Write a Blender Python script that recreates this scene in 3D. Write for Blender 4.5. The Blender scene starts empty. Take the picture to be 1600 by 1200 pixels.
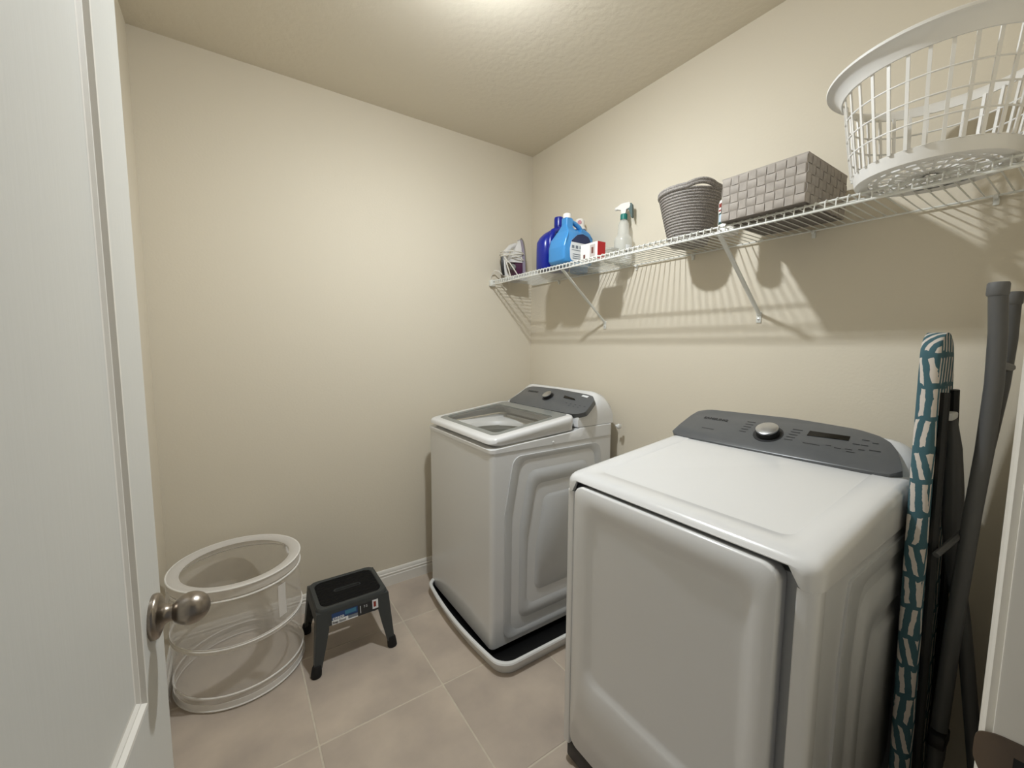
import bpy, bmesh, math, random
from mathutils import Vector, Matrix
random.seed(7)
PI = math.pi
scene = bpy.context.scene
COL = scene.collection

# ---------------------------------------------------------------- camera, world, exposure
CAM = Vector((-1.68111, -2.23922, 1.36593))
FPX, YAW, PITCH, ROLL = 642.16, 0.59903, 0.09334, 0.0058
Fw = Vector((math.sin(YAW)*math.cos(PITCH), math.cos(YAW)*math.cos(PITCH), -math.sin(PITCH)))
Rt0 = Vector((math.cos(YAW), -math.sin(YAW), 0)); Up0 = Rt0.cross(Fw)
Rt = Rt0*math.cos(ROLL) + Up0*math.sin(ROLL); Up = -Rt0*math.sin(ROLL) + Up0*math.cos(ROLL)
cd = bpy.data.cameras.new('camera'); cam = bpy.data.objects.new('camera', cd); COL.objects.link(cam)
cam.matrix_world = Matrix(((Rt.x, Up.x, -Fw.x, CAM.x), (Rt.y, Up.y, -Fw.y, CAM.y), (Rt.z, Up.z, -Fw.z, CAM.z), (0, 0, 0, 1)))
cd.sensor_fit = 'HORIZONTAL'; cd.sensor_width = 36; cd.lens = FPX*36/1600; cd.clip_start = 0.01
scene.camera = cam
w = bpy.data.worlds.new('world'); scene.world = w; w.use_nodes = True
w.node_tree.nodes['Background'].inputs[0].default_value = (0.96, 0.98, 1.0, 1)
w.node_tree.nodes['Background'].inputs[1].default_value = 0.16
vs = scene.view_settings
vs.view_transform = 'Standard'; vs.look = 'None'; vs.gamma = 1; vs.use_curve_mapping = False; vs.exposure = 0.0
LAMP_STRENGTH = 1710.0

# a pixel of the 1600x1200 photograph -> point on the plane z = b + s*(x - a)
def on_slope(u, v, a, b, s):
    d = Fw + Rt*((u-800)/FPX) - Up*((v-600)/FPX)
    t = (b + s*(CAM.x-a) - CAM.z)/(d.z - s*d.x)
    return CAM + d*t

# ---------------------------------------------------------------- materials
def lin(c):
    return tuple((x/12.92 if x <= .04045 else ((x+.055)/1.055)**2.4) for x in (k/255 for k in c)) + (1,)
MATS = {}
def mat(name, rgb, rough=.5, metal=0, var=0, vscale=8, bump=0, bscale=80, bdist=.002, spec=.5, stretch=None, emit=0, coat=0, rgb2=None, detail=3):
    m = bpy.data.materials.new(name); m.use_nodes = True; nt = m.node_tree; b = nt.nodes['Principled BSDF']
    b.inputs['Base Color'].default_value = lin(rgb); b.inputs['Roughness'].default_value = rough; b.inputs['Metallic'].default_value = metal
    b.inputs['Specular IOR Level'].default_value = spec
    if coat: b.inputs['Coat Weight'].default_value = coat; b.inputs['Coat Roughness'].default_value = .1
    tc = nt.nodes.new('ShaderNodeTexCoord'); src = tc.outputs['Object']
    if stretch:
        mp = nt.nodes.new('ShaderNodeMapping'); mp.inputs['Scale'].default_value = stretch
        nt.links.new(src, mp.inputs[0]); src = mp.outputs[0]
    if var or rgb2:
        n = nt.nodes.new('ShaderNodeTexNoise'); n.inputs['Scale'].default_value = vscale; n.inputs['Detail'].default_value = detail
        r = nt.nodes.new('ShaderNodeValToRGB'); c = lin(rgb); c2 = lin(rgb2) if rgb2 else None
        r.color_ramp.elements[0].position = .32; r.color_ramp.elements[1].position = .68
        r.color_ramp.elements[0].color = c2 if c2 else tuple(x*(1-var) for x in c[:3])+(1,)
        r.color_ramp.elements[1].color = c if c2 else tuple(min(1, x*(1+var)) for x in c[:3])+(1,)
        nt.links.new(src, n.inputs['Vector']); nt.links.new(n.outputs['Fac'], r.inputs[0]); nt.links.new(r.outputs[0], b.inputs['Base Color'])
    if bump:
        n = nt.nodes.new('ShaderNodeTexNoise'); n.inputs['Scale'].default_value = bscale; n.inputs['Detail'].default_value = 4
        bp = nt.nodes.new('ShaderNodeBump'); bp.inputs['Strength'].default_value = bump; bp.inputs['Distance'].default_value = bdist
        nt.links.new(src, n.inputs['Vector']); nt.links.new(n.outputs['Fac'], bp.inputs['Height']); nt.links.new(bp.outputs[0], b.inputs['Normal'])
    if emit:
        b.inputs['Emission Color'].default_value = lin(rgb); b.inputs['Emission Strength'].default_value = emit
    MATS[name] = m; return m
def see_through(name, rgb, opacity, rough=.5, gloss=0, weave=0):
    m = bpy.data.materials.new(name); m.use_nodes = True; nt = m.node_tree; nt.nodes.remove(nt.nodes['Principled BSDF'])
    out = nt.nodes['Material Output']; tr = nt.nodes.new('ShaderNodeBsdfTransparent'); di = nt.nodes.new('ShaderNodeBsdfDiffuse'); tl = nt.nodes.new('ShaderNodeBsdfTranslucent')
    di.inputs[0].default_value = lin(rgb); tl.inputs[0].default_value = lin(rgb)
    a = nt.nodes.new('ShaderNodeMixShader'); a.inputs[0].default_value = .35; nt.links.new(di.outputs[0], a.inputs[1]); nt.links.new(tl.outputs[0], a.inputs[2])
    x = nt.nodes.new('ShaderNodeMixShader'); x.inputs[0].default_value = opacity; nt.links.new(tr.outputs[0], x.inputs[1]); nt.links.new(a.outputs[0], x.inputs[2])
    if weave:
        tc = nt.nodes.new('ShaderNodeTexCoord'); n = nt.nodes.new('ShaderNodeTexNoise'); n.inputs['Scale'].default_value = weave
        mr = nt.nodes.new('ShaderNodeMapRange'); mr.inputs[1].default_value = .3; mr.inputs[2].default_value = .7; mr.inputs[3].default_value = opacity*.75; mr.inputs[4].default_value = opacity*1.25
        nt.links.new(tc.outputs['Object'], n.inputs['Vector']); nt.links.new(n.outputs['Fac'], mr.inputs[0]); nt.links.new(mr.outputs[0], x.inputs[0])
    last = x
    if gloss:
        g = nt.nodes.new('ShaderNodeBsdfGlossy'); g.inputs['Roughness'].default_value = rough
        lw_ = nt.nodes.new('ShaderNodeLayerWeight'); lw_.inputs[0].default_value = .5
        pw = nt.nodes.new('ShaderNodeMath'); pw.operation = 'POWER'; pw.inputs[1].default_value = 4; nt.links.new(lw_.outputs['Facing'], pw.inputs[0])
        fr = nt.nodes.new('ShaderNodeMath'); fr.operation = 'MULTIPLY_ADD'; fr.inputs[1].default_value = .5; fr.inputs[2].default_value = .03; nt.links.new(pw.outputs[0], fr.inputs[0])
        last = nt.nodes.new('ShaderNodeMixShader'); nt.links.new(fr.outputs[0], last.inputs[0]); nt.links.new(x.outputs[0], last.inputs[1]); nt.links.new(g.outputs[0], last.inputs[2])
    nt.links.new(last.outputs[0], out.inputs[0]); MATS[name] = m; return m

mat('wall_paint', (222, 213, 195), .75, bump=.25, bscale=110, bdist=.0015, spec=.25)
mat('ceiling_paint', (222, 213, 195), .85, bump=.5, bscale=38, bdist=.004, spec=.2)
mat('tile', (204, 189, 173), .38, rgb2=(174, 161, 149), vscale=4, detail=8, bump=.06, bscale=12)
mat('grout', (205, 195, 178), .8, var=.06, vscale=30)
mat('trim_white', (232, 228, 220), .4)
mat('door_white', (214, 213, 207), .42, bump=.35, bscale=9, bdist=.0012, stretch=(14, 14, .8))
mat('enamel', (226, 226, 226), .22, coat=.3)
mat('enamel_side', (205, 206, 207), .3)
mat('plastic_white', (228, 228, 226), .35)
mat('console_grey', (92, 94, 96), .3, var=.03, vscale=30)
mat('black', (14, 14, 15), .4)
mat('display_black', (6, 6, 7), .12)
mat('dark_gap', (30, 31, 34), .6)
mat('steel', (214, 216, 220), .28, metal=1)
mat('steel_tub', (150, 152, 148), .4, metal=.7)
mat('tub_grey', (132, 135, 132), .2)
mat('tub_ring', (96, 100, 94), .4)
mat('nickel', (150, 141, 131), .3, metal=1)
mat('strike_metal', (120, 108, 98), .38, metal=1)
mat('print_dark', (38, 39, 41), .5)
mat('wire_white', (226, 226, 220), .35)
mat('stool_grey', (58, 61, 61), .5)
mat('stool_black', (16, 16, 17), .75)
mat('blue_dark', (16, 34, 138), .28)
mat('blue_light', (62, 138, 200), .3)
mat('label_white', (232, 234, 236), .5)
mat('label_navy', (34, 44, 82), .5)
mat('label_pale', (196, 212, 226), .5)
mat('print_grey', (120, 128, 138), .6)
mat('red_card', (190, 32, 40), .5)
mat('card_white', (236, 232, 226), .6)
mat('card_mark', (110, 70, 62), .6)
mat('card_panel', (190, 180, 176), .6)
mat('brown_red', (138, 52, 42), .6)
mat('pink', (196, 130, 138), .5)
mat('teal', (30, 122, 112), .4)
mat('teal_dark', (50, 80, 76), .45)
mat('rope_grey', (184, 178, 172), .9, rgb2=(96, 90, 88), vscale=330, bump=.5, bscale=300)
mat('woven_grey', (166, 158, 150), .85, var=.07, vscale=60, bump=.3, bscale=220, bdist=.001)
mat('woven_inside', (122, 115, 108), .95)
mat('basket_white', (232, 230, 226), .4)
mat('iron_white', (222, 220, 218), .35)
mat('iron_purple', (74, 28, 62), .3)
mat('iron_black', (24, 24, 26), .4)
mat('iron_tank', (150, 142, 158), .2)
mat('iron_sole', (170, 168, 162), .35, metal=.8)
mat('cord_cream', (226, 222, 212), .5)
mat('fabric_white', (232, 228, 222), .85)
mat('board_dark', (26, 27, 27), .6)
mat('leg_grey', (86, 86, 86), .45)
mat('leg_cap', (98, 98, 98), .6)
mat('label_blue', (36, 66, 116), .5)
mat('label_teal', (60, 120, 150), .5)
see_through('mesh_net', (238, 233, 226), .36)
see_through('fabric_sheer', (238, 234, 228), .90)
see_through('bottle_clear', (248, 249, 245), .46, rough=.15, gloss=1)
see_through('bottle_liquid', (240, 240, 232), .35, rough=.2, gloss=1)
see_through('tub_clear', (215, 215, 208), .5, rough=.2, gloss=1)
see_through('lid_glass', (120, 126, 120), .06, rough=.05, gloss=1)
def cover_material():
    m = bpy.data.materials.new('cover_print'); m.use_nodes = True; nt = m.node_tree; b = nt.nodes['Principled BSDF']; b.inputs['Roughness'].default_value = .9
    tc = nt.nodes.new('ShaderNodeTexCoord'); sep = nt.nodes.new('ShaderNodeSeparateXYZ'); nt.links.new(tc.outputs['UV'], sep.inputs[0])
    def math_(op, a, c=None, v=None):
        n = nt.nodes.new('ShaderNodeMath'); n.operation = op
        (nt.links.new(a, n.inputs[0]) if not isinstance(a, (int, float)) else setattr(n.inputs[0], 'default_value', a))
        if c is not None: (nt.links.new(c, n.inputs[1]) if not isinstance(c, (int, float)) else setattr(n.inputs[1], 'default_value', c))
        return n.outputs[0]
    # slanted leaf-like dashes in staggered rows: u across the edge, v along the board (metres)
    nz = nt.nodes.new('ShaderNodeTexNoise'); nz.inputs['Scale'].default_value = 55; nt.links.new(tc.outputs['UV'], nz.inputs['Vector'])
    wob = math_('MULTIPLY', math_('SUBTRACT', nz.outputs['Fac'], .5), .30)
    row = math_('MULTIPLY', sep.outputs[1], 1/.075); rowi = math_('FLOOR', row); rowf = math_('SUBTRACT', row, rowi)
    slant = math_('MULTIPLY', rowf, math_('SUBTRACT', math_('MULTIPLY', math_('MODULO', rowi, 3.0), .55), .3))
    colx = math_('ADD', math_('ADD', math_('MULTIPLY', sep.outputs[0], 1/.021), slant), math_('ADD', math_('MULTIPLY', rowi, .37), wob))
    colf = math_('FRACT', colx)
    a = math_('LESS_THAN', math_('ABSOLUTE', math_('SUBTRACT', colf, .5)), .21)
    rw = math_('ADD', rowf, wob)
    c = math_('LESS_THAN', math_('ABSOLUTE', math_('SUBTRACT', rw, .5)), .42)
    f = math_('MULTIPLY', a, c)
    mx = nt.nodes.new('ShaderNodeMix'); mx.data_type = 'RGBA'; nt.links.new(f, mx.inputs[0])
    mx.inputs[6].default_value = lin((62, 96, 106)); mx.inputs[7].default_value = lin((206, 198, 190))
    nt.links.new(mx.outputs[2], b.inputs['Base Color']); MATS['cover_print'] = m
cover_material()
def rib_material():
    m = mat('stool_mat', (9, 9, 10), .75, spec=.2); nt = m.node_tree; b = nt.nodes['Principled BSDF']
    tc = nt.nodes.new('ShaderNodeTexCoord'); wv = nt.nodes.new('ShaderNodeTexWave'); wv.bands_direction = 'Y'; wv.inputs['Scale'].default_value = 13
    bp = nt.nodes.new('ShaderNodeBump'); bp.inputs['Strength'].default_value = .9; bp.inputs['Distance'].default_value = .004
    nt.links.new(tc.outputs['Object'], wv.inputs['Vector']); nt.links.new(wv.outputs['Fac'], bp.inputs['Height']); nt.links.new(bp.outputs[0], b.inputs['Normal'])
rib_material()

# ---------------------------------------------------------------- mesh helpers
class MB:
    def __init__(s): s.v = []; s.f = []; s.uv = None
    def add(s, vs_, fs):
        o = len(s.v); s.v += [Vector(q) for q in vs_]; s.f += [tuple(i+o for i in f) for f in fs]; return s
    def box(s, x0, x1, y0, y1, z0, z1):
        x0, x1 = min(x0, x1), max(x0, x1); y0, y1 = min(y0, y1), max(y0, y1); z0, z1 = min(z0, z1), max(z0, z1)
        return s.add([(x0,y0,z0),(x1,y0,z0),(x1,y1,z0),(x0,y1,z0),(x0,y0,z1),(x1,y0,z1),(x1,y1,z1),(x0,y1,z1)],
                     [(0,3,2,1),(4,5,6,7),(0,1,5,4),(1,2,6,5),(2,3,7,6),(3,0,4,7)])
    def bbox(s, x0, x1, y0, y1, z0, z1, r=.005, seg=2):
        bm = bmesh.new(); bmesh.ops.create_cube(bm, size=1)
        for q in bm.verts: q.co = Vector(((x0+x1)/2 + q.co.x*abs(x1-x0), (y0+y1)/2 + q.co.y*abs(y1-y0), (z0+z1)/2 + q.co.z*abs(z1-z0)))
        bmesh.ops.bevel(bm, geom=bm.edges[:], offset=r, segments=seg, profile=.5, affect='EDGES')
        bm.verts.index_update(); s.add([q.co.copy() for q in bm.verts], [tuple(q.index for q in f.verts) for f in bm.faces]); bm.free(); return s
    def loft(s, rings, cap0=False, cap1=False, closed=True, wrap=False):
        o = len(s.v); n = len(rings[0])
        for r in rings: s.v += [Vector(q) for q in r]
        R = len(rings)
        for i in range(R if wrap else R-1):
            a, b = o+i*n, o+((i+1) % R)*n
            for k in range(n if closed else n-1):
                k2 = (k+1) % n; s.f.append((a+k, a+k2, b+k2, b+k))
        if cap0: s.f.append(tuple(o+k for k in reversed(range(n))))
        if cap1: s.f.append(tuple(o+(R-1)*n+k for k in range(n)))
        return s
    def tube(s, path, r, n=8, closed=False, flat=None, up=None):
        P = [Vector(q) for q in path]; m = len(P); rings = []; last = None
        for i in range(m):
            if closed: t = P[(i+1) % m] - P[i-1]
            else: t = P[min(i+1, m-1)] - P[max(i-1, 0)]
            t.normalize()
            if up is not None: a = Vector(up) - t*t.dot(Vector(up))
            elif last is None:
                a = Vector((0, 0, 1)) if abs(t.z) < .9 else Vector((1, 0, 0)); a = a - t*t.dot(a)
            else: a = last - t*t.dot(last)
            a.normalize(); last = a; b = t.cross(a)
            rr_ = r[i] if isinstance(r, (list, tuple)) else r; fl = flat if flat else 1
            rings.append([P[i] + a*(rr_*math.cos(2*PI*k/n)) + b*(rr_*fl*math.sin(2*PI*k/n)) for k in range(n)])
        return s.loft(rings, not closed, not closed, wrap=closed)
    def lathe(s, prof, c=(0, 0, 0), n=24, axis=(0, 0, 1), cap0=True, cap1=True):
        z = Vector(axis).normalized(); x = z.orthogonal().normalized(); y = z.cross(x); c = Vector(c)
        if abs(z.z) > .99: x, y = Vector((1, 0, 0)), Vector((0, 1, 0)) if z.z > 0 else Vector((0, -1, 0))
        rings = [[c + z*h + (x*math.cos(2*PI*k/n) + y*math.sin(2*PI*k/n))*max(r, 1e-5) for k in range(n)] for r, h in prof]
        return s.loft(rings, cap0, cap1)
    def prism(s, poly3, off):
        off = Vector(off); return s.loft([poly3, [Vector(q)+off for q in poly3]], True, True)
ORG = {}
def finish(me, smooth=35):
    me.validate(); bm = bmesh.new(); bm.from_mesh(me); bmesh.ops.recalc_face_normals(bm, faces=bm.faces[:]); bm.to_mesh(me); bm.free()
    if smooth:
        for q in me.polygons: q.use_smooth = True
        me.set_sharp_from_angle(angle=math.radians(smooth))
def obj(name, mb, m, parent=None, smooth=35, label=None):
    org = ORG.get(parent.name, Vector((0, 0, 0))) if parent else Vector((0, 0, 0))
    me = bpy.data.meshes.new(name); me.from_pydata([v-org for v in mb.v], [], mb.f)
    finish(me, smooth); me.materials.append(MATS[m])
    o = bpy.data.objects.new(name, me); COL.objects.link(o)
    if parent: o.parent = parent
    ORG[o.name] = org
    if label: o['label'] = label
    return o
def put(name, me, parent, loc):
    o = bpy.data.objects.new(name, me); COL.objects.link(o); o.parent = parent; o.location = Vector(loc); return o
def thing(name, label, cat, loc, group=None):
    o = bpy.data.objects.new(name, None); COL.objects.link(o); o.location = loc; o.empty_display_size = .05
    ORG[o.name] = Vector(loc); o['label'] = label; o['category'] = cat
    if group: o['group'] = group
    return o
def struct(name, mb, m, label, smooth=35):
    o = obj(name, mb, m, None, smooth); o['kind'] = 'structure'; o['label'] = label; o['category'] = name.split('_')[0]; return o
def fillet(poly, r, n=6):
    out = []; N = len(poly)
    for i in range(N):
        p, a, b = Vector(poly[i]).to_2d(), Vector(poly[i-1]).to_2d(), Vector(poly[(i+1) % N]).to_2d()
        ri = r[i] if isinstance(r, (list, tuple)) else r
        u, v = (a-p).normalized(), (b-p).normalized(); ang = u.angle(v); d = min(ri/math.tan(ang/2), (a-p).length*.49, (b-p).length*.49)
        rad = d*math.tan(ang/2); c = p + (u+v).normalized()*(rad/math.sin(ang/2)); s0 = p+u*d-c; s1 = p+v*d-c
        a0 = math.atan2(s0.y, s0.x); da = (math.atan2(s1.y, s1.x)-a0+PI) % (2*PI)-PI
        for k in range(n+1): t = a0+da*k/n; out.append((c.x+rad*math.cos(t), c.y+rad*math.sin(t)))
    return out
def rrect(x0, x1, y0, y1, r, n=6): return fillet([(x0, y0), (x1, y0), (x1, y1), (x0, y1)], r, n)
def dense(pts, step):
    out = []
    for i, a in enumerate(pts):
        a = Vector(a); b = Vector(pts[(i+1) % len(pts)]); k = max(1, int((b-a).length/step))
        out += [tuple(a+(b-a)*(j/k)) for j in range(k)]
    return out
def text_mesh(txt, size, origin, ex, ey, bold=0, lift=.0004, align='LEFT', sx=1):
    cu = bpy.data.curves.new('txt', 'FONT'); cu.body = txt; cu.size = size; cu.offset = bold; cu.align_x = align; cu.resolution_u = 2
    ob = bpy.data.objects.new('txt', cu); COL.objects.link(ob); bpy.context.view_layer.update()
    me = bpy.data.meshes.new_from_object(ob.evaluated_get(bpy.context.evaluated_depsgraph_get()))
    ex, ey = Vector(ex).normalized(), Vector(ey).normalized(); nz = ex.cross(ey); o = Vector(origin)
    mb = MB(); mb.add([o + ex*v.co.x*sx + ey*v.co.y + nz*lift for v in me.vertices], [tuple(q.vertices) for q in me.polygons])
    bpy.data.objects.remove(ob); bpy.data.curves.remove(cu); bpy.data.meshes.remove(me); return mb

# ---------------------------------------------------------------- the room
XL, YF, H = -1.955, -2.20, 2.586
T = .11
tilo = Vector((-1.0371, -.8119, 0)); TS = .45887
fl = struct('floor', MB().box(XL-T, T, YF-1.4, T, -.06, -.0012), 'grout', 'floor of large square taupe tiles with pale grout lines')
tm = {}
for i in range(-3, 4):
    for j in range(-7, 3):
        x0, x1 = tilo.x+i*TS+.003, tilo.x+(i+1)*TS-.003; y0, y1 = tilo.y+j*TS+.003, tilo.y+(j+1)*TS-.003
        x0, x1 = max(x0, XL-.09), min(x1, .0); y0, y1 = max(y0, YF-1.4), min(y1, .0)
        if x1-x0 < .02 or y1-y0 < .02: continue
        key = (round(x1-x0, 4), round(y1-y0, 4))
        if key not in tm:
            me = bpy.data.meshes.new('tile'); b_ = MB(); a, c = key
            b_.loft([[(0,0,-.010),(a,0,-.010),(a,c,-.010),(0,c,-.010)], [(0,0,-.0008),(a,0,-.0008),(a,c,-.0008),(0,c,-.0008)], [(.0012,.0012,0),(a-.0012,.0012,0),(a-.0012,c-.0012,0),(.0012,c-.0012,0)]], True, True)
            me.from_pydata(b_.v, [], b_.f); finish(me, 0); me.materials.append(MATS['tile']); tm[key] = me
        put('tile', tm[key], fl, (x0, y0, 0))
# offset the tile noise per object so that no two tiles look the same
nt = MATS['tile'].node_tree; tc = [n for n in nt.nodes if n.type == 'TEX_COORD'][0]; oi = nt.nodes.new('ShaderNodeObjectInfo'); ad = nt.nodes.new('ShaderNodeVectorMath'); ad.operation = 'ADD'
sc_ = nt.nodes.new('ShaderNodeVectorMath'); sc_.operation = 'SCALE'; sc_.inputs['Scale'].default_value = 3.1
nt.links.new(oi.outputs['Location'], sc_.inputs[0]); nt.links.new(tc.outputs['Object'], ad.inputs[0]); nt.links.new(sc_.outputs[0], ad.inputs[1])
for n in nt.nodes:
    if n.type == 'TEX_NOISE': nt.links.new(ad.outputs[0], n.inputs['Vector'])

struct('ceiling', MB().box(XL-T, T, YF-1.4, T, H, H+.1), 'ceiling_paint', 'off-white textured ceiling above the laundry room')
struct('wall_back', MB().box(XL-T, T, 0, T, -.05, H), 'wall_paint', 'plain cream wall behind the hamper and step stool')
struct('wall_right', MB().box(0, T, YF-T, 0, -.05, H), 'wall_paint', 'cream wall carrying the wire shelf')
struct('wall_left', MB().box(XL-T, XL, YF-T, 0, -.05, H), 'wall_paint', 'cream wall behind the open door')
DX0, DX1, DZ = -1.872, -1.055, 2.045          # doorway
wf = MB().box(DX1+.02, 0, YF-T, YF, -.05, H); wf.box(XL, DX0-.02, YF-T, YF, -.05, H); wf.box(DX0-.02, DX1+.02, YF-T, YF, DZ+.02, H)
struct('wall_front', wf, 'wall_paint', 'cream wall around the doorway')
def baseboard(name, a, b, nrm, label):
    a, b, nrm = Vector(a), Vector(b), Vector(nrm)
    pr_ = [(0, 0), (.014, 0), (.014, .055), (.0115, .058), (.0115, .064), (.0135, .067), (.0135, .071), (.010, .075), (.010, .080), (.0075, .090), (.004, .0945), (0, .0955)]
    mb = MB().loft([[p_ + nrm*d + Vector((0, 0, z)) for d, z in pr_] for p_ in (a, b)], True, True)
    struct(name, mb, 'trim_white', label, 25)
baseboard('baseboard_back', (XL, 0, 0), (0, 0, 0), (0, -1, 0), 'white moulded baseboard along the plain back wall')
baseboard('baseboard_right', (0, 0, 0), (0, YF, 0), (-1, 0, 0), 'white moulded baseboard behind the machines')
baseboard('baseboard_left', (XL, 0, 0), (XL, YF, 0), (1, 0, 0), 'white moulded baseboard behind the open door')
# door frame: jambs, head, casings
jm = struct('trim_1', MB().bbox(DX1, DX1+.02, YF-T-.002, YF+.001, 0, DZ+.02, .0015), 'trim_white', 'white door jamb with the metal strike plate')
stp = MB().bbox(DX1-.011, DX1+.001, YF-.075, YF-.037, 0, DZ, .003); obj('door_stop', stp, 'trim_white', jm)
pl = MB()
def lipx(y): return DX1-.0012 + (.006*min(1, max(0, (y+2.199)/.010))**2 if y > -2.199 else 0)
pts = dense(fillet([(-2.262, .916), (-2.187, .922), (-2.187, .974), (-2.262, .980)], [.006, .02, .02, .006], 6), .006)
mid = [(min(y, -2.2005), z) for y, z in pts]
mid = [(y+(.002 if y < -2.25 else 0), z) for y, z in mid]
hole = [(max(-2.236, min(-2.214, y)), max(.936, min(.960, z))) for y, z in pts]
pl.loft([[(lipx(y)+.0012, y, z) for y, z in pts], [(lipx(y), y, z) for y, z in pts], [(DX1-.0013, y, z) for y, z in mid], [(DX1-.0014, y, z) for y, z in hole], [(DX1-.0003, y, z) for y, z in hole]], False, False)
sp = obj('strike_plate', pl, 'strike_metal', jm, 30, 'brown metal strike plate with latch hole')
for z in (.926, .970): obj('screw', MB().lathe([(.004, 0), (.004, .0008), (.002, .0012)], (DX1-.0012, -2.206-.018, z), 10, (-1, 0, 0)), 'strike_metal', sp)
obj('latch_hole_shade', MB().box(DX1-.0009, DX1+.004, -2.237, -2.213, .935, .961), 'black', sp)  # solid black block colours in the darkness of the latch opening
struct('trim_2', MB().bbox(DX0-.02, DX0, YF-T-.002, YF+.001, 0, DZ+.02, .0015), 'trim_white', 'white door jamb on the hinge side')
struct('trim_3', MB().bbox(DX0, DX1, YF-T-.002, YF+.001, DZ, DZ+.02, .0015), 'trim_white', 'white head jamb over the doorway')
def casing(name, x0, w_, z1, label):
    # flat casing with stepped inner edge; x0 inner edge, w_ signed width
    pr_ = [(0, 0), (0, .0065), (.003, .009), (.006, .009), (.008, .0115), (.03, .012), (.055, .014), (.057, 0)]
    k = 1 if w_ > 0 else -1
    mb = MB().loft([[(x0+k*d, YF+h, z) for d, h in pr_] for z in (0, z1)], True, True); struct(name, mb, 'trim_white', label, 25)
casing('trim_4', DX1+.006, 1, DZ+.06, 'white door casing at the latch side')
casing('trim_5', DX0-.006, -1, DZ+.06, 'white door casing at the hinge side')
mb = MB().bbox(DX0-.005, DX1+.005, YF, YF+.013, DZ+.006, DZ+.06, .002); struct('trim_6', mb, 'trim_white', 'white casing over the doorway')

# ---------------------------------------------------------------- the open door
EDGE = Vector((-1.798, -1.370, 0)); DIR = Vector((.087, .9962, 0)); NRM = Vector((.9962, -.087, 0)); DW, DTK = .80, .035
def dpt(s_, n_, z): return EDGE - DIR*s_ + NRM*n_ + Vector((0, 0, z))     # s_: distance from the free edge
def dbox(mb, s0, s1, n0, n1, z0, z1, b=0):
    c = [(s0, n0), (s1, n0), (s1, n1), (s0, n1)]
    return mb.loft([[dpt(s_, n_, z) for s_, n_ in c] for z in (z0, z1)], True, True)
door = struct('door_1', dbox(MB(), .004, DW-.004, -.027, -.008, .012, 2.030), 'door_white', 'white panelled door standing open in the foreground')
ST = .103
for s0 in (0, DW-ST): obj('stile', dbox(MB(), s0, s0+ST, -DTK, 0, .010, 2.032), 'door_white', door, 0)
for z0, z1 in ((.010, .24), (.66, .833), (1.915, 2.032)): obj('rail', dbox(MB(), ST, DW-ST, -DTK, 0, z0, z1), 'door_white', door, 0)
for z0, z1 in ((.24, .66), (.833, 1.915)):
    prof = [(0, 0), (.003, -.0015), (.005, .0015), (.010, .0015), (.014, -.004), (.017, -.004), (.022, -.0075), (.026, -.0079)]
    rings = [[dpt(s_, h, z) for s_, z in ((ST+d, z0+d), (DW-ST-d, z0+d), (DW-ST-d, z1-d), (ST+d, z1-d))] for d, h in prof]
    obj('panel_moulding', MB().loft(rings), 'trim_white', door, 20)
KZ = .938
def kc(n_): return dpt(.050, n_, KZ)
kb = obj('knob_rosette', MB().lathe([(.034, 0), (.0345, .004), (.033, .008), (.027, .0105), (.018, .013), (.0135, .018), (.0125, .024), (.0125, .026)], kc(.0), 32, NRM, False), 'nickel', door, 50, 'brushed nickel rosette of the door knob')
obj('knob_ring', MB().lathe([(.0135, .0255), (.0145, .027), (.0135, .0285)], kc(0), 24, NRM, False, False), 'nickel', kb, 50)
# egg-shaped grip on a short neck
rings = []
for i in range(21):
    ax = .0265 + .0475*(1-math.cos(PI*i/20))/2; q_ = (ax-.048)/.026
    r = .0250*math.sqrt(max(0, 1-q_*q_))
    if ax < .040: r = max(r, .0105)
    rings.append([dpt(.050, ax, KZ) + DIR*(max(r, .0004)*1.06*math.cos(a)) + Vector((0, 0, max(r, .0004)*.98*math.sin(a))) for a in [2*PI*k/28 for k in range(28)]])
obj('knob_grip', MB().loft(rings, True, True), 'nickel', kb, 60, 'egg-shaped brushed nickel knob')
for z in (.25, 1.05, 1.82): obj('hinge', MB().lathe([(.006, 0), (.006, .09)], dpt(DW+.006, .002, z-.045), 10), 'nickel', door)

# ---------------------------------------------------------------- ceiling lamp (above the frame, over the middle of the room)
lamp = thing('ceiling_lamp', 'small round ceiling lamp lighting the laundry room', 'lamp', (-.978, -1.095, H))
mat('lamp_glow', (233, 239, 243), .5, emit=LAMP_STRENGTH)
LZ = H-.128
obj('base', MB().lathe([(.06, 0), (.06, -.010), (.05, -.016), (.012, -.018), (.010, -.085), (.022, -.095), (.037, -.118), (.037, -.124), (.02, -.124)], (-.978, -1.095, H), 32), 'trim_white', lamp)
obj('globe', MB().lathe([(.0355, .004)]+[(.036*math.cos(a), -.010*math.sin(a)) for a in [PI/2*k/10 for k in range(11)]], (-.978, -1.095, LZ), 32), 'lamp_glow', lamp)

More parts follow.
